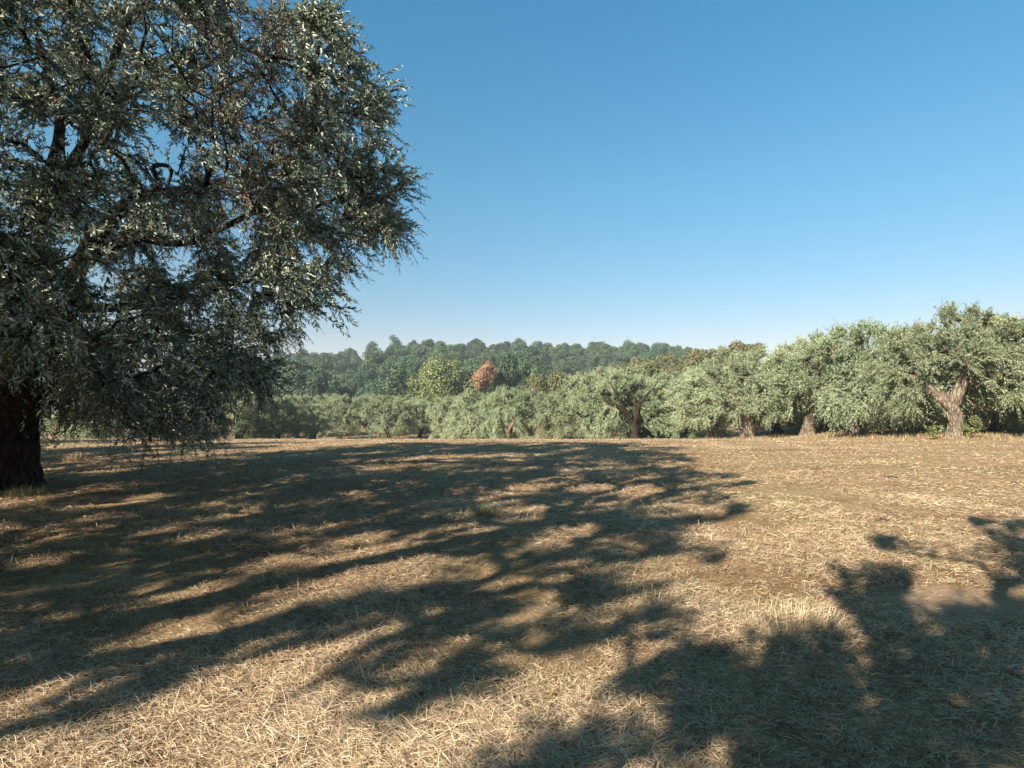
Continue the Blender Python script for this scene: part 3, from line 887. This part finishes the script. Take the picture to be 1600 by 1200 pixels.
plant('a', 215, 44, 5.4, 'shaded olive seen under the middle of the big crown', GF_, rz=2.5)
plant('d', 120, 40, 4.6, 'shaded olive seen just right of the big black trunk', GF_, rz=.1)

GB = 'olive trees of the rows behind'
back = [('c', 1425, 28.6, 5.3, 'olive filling the dark gap behind the left limb of the forked olive'),
        ('a', 1560, 27.6, 5.4, 'olive behind the right side of the forked olive'),
        ('b', 1500, 31.5, 5.6, 'olive deep in the shade straight behind the forked trunk'),
        ('d', 1380, 33, 5.6, 'olive behind the sweeping olive and left of the dark gap'),
        ('a', 1215, 37.5, 5.4, 'olive behind and right of the twin trunk olive'),
        ('c', 1290, 34.5, 5.8, 'olive crown rising behind the dark hollow'),
        ('b', 1060, 44, 5.5, 'olive behind the dark green shrub'),
        ('a', 1020, 52, 5.3, 'olive behind the one with bare black limbs'),
        ('c', 905, 54, 5.4, 'olive crown between the leaning dark trunk and the small silvery olive'),
        ('b', 765, 63, 5.0, 'olive behind the gap between the pale straight trunk and the two dark stems'),
        ('c', 715, 70, 5.0, 'olive in the row behind the thin light trunk'),
        ('a', 630, 72, 5.0, 'olive crown behind the wide dark fork, to its right'),
        ('d', 575, 71, 5.2, 'olive crown behind the wide dark fork, to its left'),
        ('b', 510, 70, 5.2, 'pale sunlit olive top behind the dark bent trunk'),
        ('c', 462, 66, 5.2, 'pale sunlit olive top above the low dark olive'),
        ('a', 400, 64, 5.2, 'sunlit olive top behind the leaning dark olive'),
        ('c', 372, 50, 6.4, 'large olive standing between the shaded trunk and the leaning dark olive'),
        ('d', 280, 58, 5.0, 'olive behind the shaded trunks under the big crown'),
        ('b', 160, 54, 5.0, 'olive farthest left behind the shaded trunks'),
        ('a', 1625, 28, 5.6, 'olive in the dark behind the one cut by the picture edge'),
        ('c', 905, 74, 6.6, 'pale olive on the slope above the far row, left of the others there'),
        ('a', 950, 76, 6.8, 'pale olive on the slope just left of the brown grove'),
        ('b', 868, 84, 6.4, 'small pale olive high on the slope beside the brownish bushes'),
        ('d', 1000, 68, 6.0, 'pale olive on the slope above the bare black limbs'),
        ('c', 1085, 60, 5.3, 'pale olive rising on the slope above the dark foot'),
        ('b', 1160, 56, 5.6, 'pale olive rising on the slope above the twin trunk'),
        ('a', 1235, 55, 6.0, 'pale olive on the slope above the dark hollow')]
for i, (k, px, d, H, lab) in enumerate(back):
    plant(k if d > 64 else ('full', 'full_wide')[i % 2], px, d, H, lab, GB, rz=i * 1.37)

# olives behind the camera; the nearest ones cast shade across the foreground
GC = 'olive trees beside the camera'
plant('wide', 0, 0, 6.5, 'olive standing outside the left edge of the view', GC, xy=B_AT)
plant('high', 0, 0, 6.5, 'olive standing behind the camera to the right', GC, xy=C_AT)
plant('b', 0, 0, 5.6, 'olive standing behind the camera to the left', GC, rz=1.1, xy=(-13.5, -5.5))
for i_, (k_, x_, y_, h_, l_) in enumerate([('a', -13.8, 5.0, 6.2, 'olive standing left of the huge old olive, outside the view'), ('c', -17.5, -1.5, 6.2, 'second olive outside the left edge of the view'),
                                           ('a', -6.5, -8.5, 6.0, 'unseen olive added a row behind the camera, to the left'), ('c', 5.5, -9.5, 6.2, 'unseen olive added a row behind the camera, to the right'),  # unseen olives behind the camera are added to block sky light and deepen shade
                                           ('a', -15.5, 13.5, 5.6, 'olive standing beyond the huge old olive, outside the view'), ('c', -21.5, 20, 5.6, 'farther olive outside the left edge of the view'), ('b', -.5, -13, 6.0, 'unseen olive added two rows behind the camera'), ('a', 11, -6, 6.2, 'unseen olive added beyond the right shoulder of the camera')]):
    plant(k_, 0, 0, h_, l_, GC, rz=i_ * .9, xy=(x_, y_), sx=1.15)


# ------------------------------------------------------------------ broadleaf trees
def broad_proto(key, seed, H, Rr, nl, nq, size, mat, bark=M_BARKDARK, zlo=.25, egg=False, trunk_r=.25, tall=False):
    r = np.random.default_rng(seed)
    lob = []
    for i in range(nl):
        t = r.uniform(0, 1)
        zz = H * (zlo + .12 + (.80 - zlo) * t)
        env = Rr * (math.sin(PI * (.22 + .70 * t)) if not egg else math.sin(PI * (.25 + .68 * t)))
        a = r.uniform(0, 2 * PI); rad = env * r.uniform(.35, .8)
        lob.append((rad * math.cos(a), rad * math.sin(a), zz, Rr * r.uniform(.20, .38)))
    lob = np.array(lob)
    wg = lob[:, 3] ** 2 / np.sum(lob[:, 3] ** 2)
    i = r.choice(nl, nq, p=wg)
    d = unit(r.normal(0, 1, (nq, 3)) + np.array([0, 0, .25]))
    P = lob[i, :3] + d * (lob[i, 3] * (1 - .35 * r.uniform(0, 1, nq) ** 2))[:, None]
    P = P + r.normal(0, .022 * H, (nq, 3)) * (r.uniform(0, 1, (nq, 1)) < .6)
    P[:, 2] = np.maximum(P[:, 2], .2)
    NR = unit(d * .8 + r.normal(0, .55, (nq, 3)))
    D = unit(np.cross(NR, r.normal(0, 1, (nq, 3))))
    L_ = r.uniform(.55, 1.4, nq) * size
    tint = np.clip(r.normal(.45, .2, nq) + r.normal(0, .16, nl)[i], 0, 1)
    V, F, T = leaves4(P, D, NR, L_, L_ * .75, tint)
    cm = mesh_np(key + '_crown', V, F, mat, {'tint': T})
    parts = [gnarl([(0, 0, -.3), (.1, 0, H * .2), (0, .1, H * .45), (.1, 0, H * .72)], [trunk_r, trunk_r * .8, trunk_r * .55, trunk_r * .2], s=10, k=12, seed=seed, flare=.3)]
    Pb = []
    for q in lob:
        z0 = max(.2 * H, q[2] - .25 * H)
        a0 = np.array([0, 0, z0]); Pb.append([a0, a0 * .6 + q[:3] * .4 + [0, 0, .1], q[:3]])
    parts.append(tubes(np.array(Pb), np.array([[trunk_r * .4, trunk_r * .25, trunk_r * .1]] * nl), 5))
    V, F = join(parts)
    PROTO[key] = (mesh_np(key + '_trunk', V, F, bark, smooth=True), cm)
    PROTO_H[key] = H


broad_proto('wood_a', 51, 10, 5.2, 30, 8500, .48, M_WOOD, zlo=.1)
broad_proto('wood_b', 52, 11, 4.8, 28, 8500, .48, M_WOOD, zlo=.1)
broad_proto('wood_c', 53, 9, 5.4, 32, 8500, .48, M_WOOD, zlo=.05)
broad_proto('wood_d', 54, 12.5, 4.6, 26, 7500, .46, M_WOOD, zlo=.2)
broad_proto('airy', 61, 12.5, 4.4, 17, 3000, .5, M_WOOD, zlo=.35)
broad_proto('fresh', 55, 11, 5.8, 30, 16000, .34, M_FRESH, zlo=.05)
broad_proto('rust', 56, 10.5, 2.0, 14, 5000, .24, M_RUST, zlo=.3, egg=True)
broad_proto('brown', 57, 6.5, 3.6, 18, 9000, .30, M_BROWNISH, zlo=.12)
broad_proto('brown_b', 58, 7.0, 3.2, 16, 8000, .30, M_BROWNISH, zlo=.12)
broad_proto('shrub', 59, 2.6, 1.9, 16, 9000, .13, M_DARKSHRUB, zlo=.02, trunk_r=.05)
broad_proto('sucker', 60, .9, .42, 9, 420, .075, M_FRESH, zlo=.02, trunk_r=.012)

plant('fresh', 692, 100, 11.6, 'broad rounded fresh green tree behind the olive row', name='broadleaf_tree', cat='tree', sx=1.08)
plant('rust', 757, 93, 11.2, 'slender dead tree with rust brown leaves', name='dead_tree', cat='tree')
plant('wood_c', 797, 97, 10.6, 'dark green tree right beside the rust brown tree', name='broadleaf_tree', cat='tree', sx=.55)
plant('wood_a', 822, 112, 10.5, 'dark green tree farther back, right of the one beside the rust brown tree', name='broadleaf_tree', cat='tree', sx=.7)
plant('brown', 838, 76, 6.6, 'low yellow green bushy tree right of the rust brown tree', name='broadleaf_tree', cat='tree', sx=.8)
plant('brown_b', 872, 72, 6.9, 'olive brown bushy tree between the yellow green one and the pale slope', name='broadleaf_tree', cat='tree', sx=.85)
GG = 'browning trees of the grove on the slope'
grove = [(965, 92, 6.6, 'browning tree at the left end of the grove'), (995, 98, 6.8, 'browning tree second from the left end of the grove'),
         (1020, 88, 6.2, 'browning tree low in the front of the grove'), (1040, 102, 6.8, 'browning tree in the middle of the grove against the far ridge'),
         (1068, 95, 6.2, 'browning tree right of the middle of the grove'), (1092, 86, 6.2, 'browning tree left below the green treetop'),
         (1118, 98, 6.8, 'browning tree straight under the green treetop'), (1150, 84, 6.6, 'browning tree right of the green treetop'), (1180, 90, 6.8, 'browning tree at the right end of the grove')]
for i, (px, d, H, lab) in enumerate(grove):
    plant('brown' if i % 2 else 'brown_b', px, d, H, lab, GG, rz=i * 1.1, name='browning_tree', cat='tree', sx=1.05)
plant('fresh', 1128, 104, 7.6, 'green treetop standing out above the browning grove', name='broadleaf_tree', cat='tree', sx=.55)
plant('brown_b', 1566, 46, 8.6, 'yellowing tree rising behind the olives at the right edge', name='browning_tree', cat='tree', sx=1.0)
plant('shrub', 1045, 45, 2.7, 'dark green shrub under the olives right of the bare limbs', name='shrub', cat='shrub', sx=1.25, group='dark shrubs under the olives')
plant('shrub', 1012, 47, 2.4, 'smaller dark shrub close behind the trunk of the bare limbed olive', name='shrub', cat='shrub', rz=2, group='dark shrubs under the olives')
plant('sucker', 1457, 23.4, .55, 'leafy shoots at the left foot of the forked trunk', name='leafy_shoots', cat='plant', sx=1.3, group='shoots at the foot of the forked olive')
plant('sucker', 1520, 23.3, .85, 'taller leafy shoots at the right foot of the forked trunk', name='leafy_shoots', cat='plant', rz=1.2, sx=1.2, group='shoots at the foot of the forked olive')

# the wood on the hill: every tree a thing
GW = 'trees of the wood on the far hill'
plant('airy', 581, 228, 12.0, 'tall airy tree left of the sky gap on the wooded ridge', name='broadleaf_tree', cat='tree', sx=.95)
plant('airy', 616, 232, 11.8, 'tall tree right of the sky gap on the wooded ridge', name='broadleaf_tree', cat='tree', rz=2, sx=.85)
rw = random.Random(5)
y_ = 108.0
cnt_ = 0
keys = ['wood_a', 'wood_b', 'wood_c', 'wood_d']
while y_ < 285:
    step = 7.4 + (y_ - 108) * .012
    xx = -.5 * y_
    while xx < .36 * y_:
        x2 = xx + rw.uniform(-2.4, 2.4); y2 = y_ + rw.uniform(-3.5, 3.5)
        px = 800 + FPX * x2 / y2
        skip = (px > 850 and y2 < 190) or px > 1150 or px < 380 + rw.uniform(0, 40) or (590 < px < 606 and y2 > 190) or (565 < px < 612 and y2 > 222)
        if not skip and cnt_ < 292:
            k = rw.choice(keys)
            H = rw.uniform(6.6, 10.6)
            plant(k, 0, 0, H, 'dark green broadleaf tree massed with others in the wood on the far hill', GW, rz=rw.uniform(0, 6.28),
                  name='broadleaf_tree', cat='tree', sx=rw.uniform(.95, 1.3) * PROTO_H[k] / H * .85, xy=(x2, y2))
            cnt_ += 1
        xx += step * rw.uniform(.95, 1.3)
    y_ += step * 1.6
print('wood trees', cnt_)

# ------------------------------------------------------------------ haze
HAZE = .0005
if HAZE:
    hx0, hx1, hy0, hy1, hz0, hz1 = -1000, 1000, -120, 1200, -8, 60
    V = np.array([(x, y, z) for z in (hz0, hz1) for y in (hy0, hy1) for x in (hx0, hx1)], float)
    F = np.array([(0, 2, 3, 1), (4, 5, 7, 6), (0, 1, 5, 4), (2, 6, 7, 3), (0, 4, 6, 2), (1, 3, 7, 5)])
    m = bpy.data.materials.new('haze'); m.use_nodes = True
    nt = m.node_tree
    nt.nodes.remove(nt.nodes['Principled BSDF'])
    pv = N(nt, 'ShaderNodeVolumePrincipled'); pv.inputs['Density'].default_value = HAZE; pv.inputs['Color'].default_value = (.80, .90, .96, 1)
    nt.links.new(pv.outputs[0], nt.nodes['Material Output'].inputs['Volume'])
    hz = obj('haze', mesh_np('haze', V, F, m))
    tag(hz, 'thin summer haze over the fields and the wooded hill', 'haze', kind='stuff')

# ------------------------------------------------------------------ render settings
SC.view_settings.view_transform = 'Standard'
SC.view_settings.look = 'None'
SC.view_settings.exposure = 1.5
SC.view_settings.gamma = 1
SC.render.engine = 'CYCLES'
SC.cycles.use_denoising = True
SC.cycles.max_bounces = 6
SC.cycles.diffuse_bounces = 3
SC.cycles.transparent_max_bounces = 4
SC.cycles.volume_bounces = 0
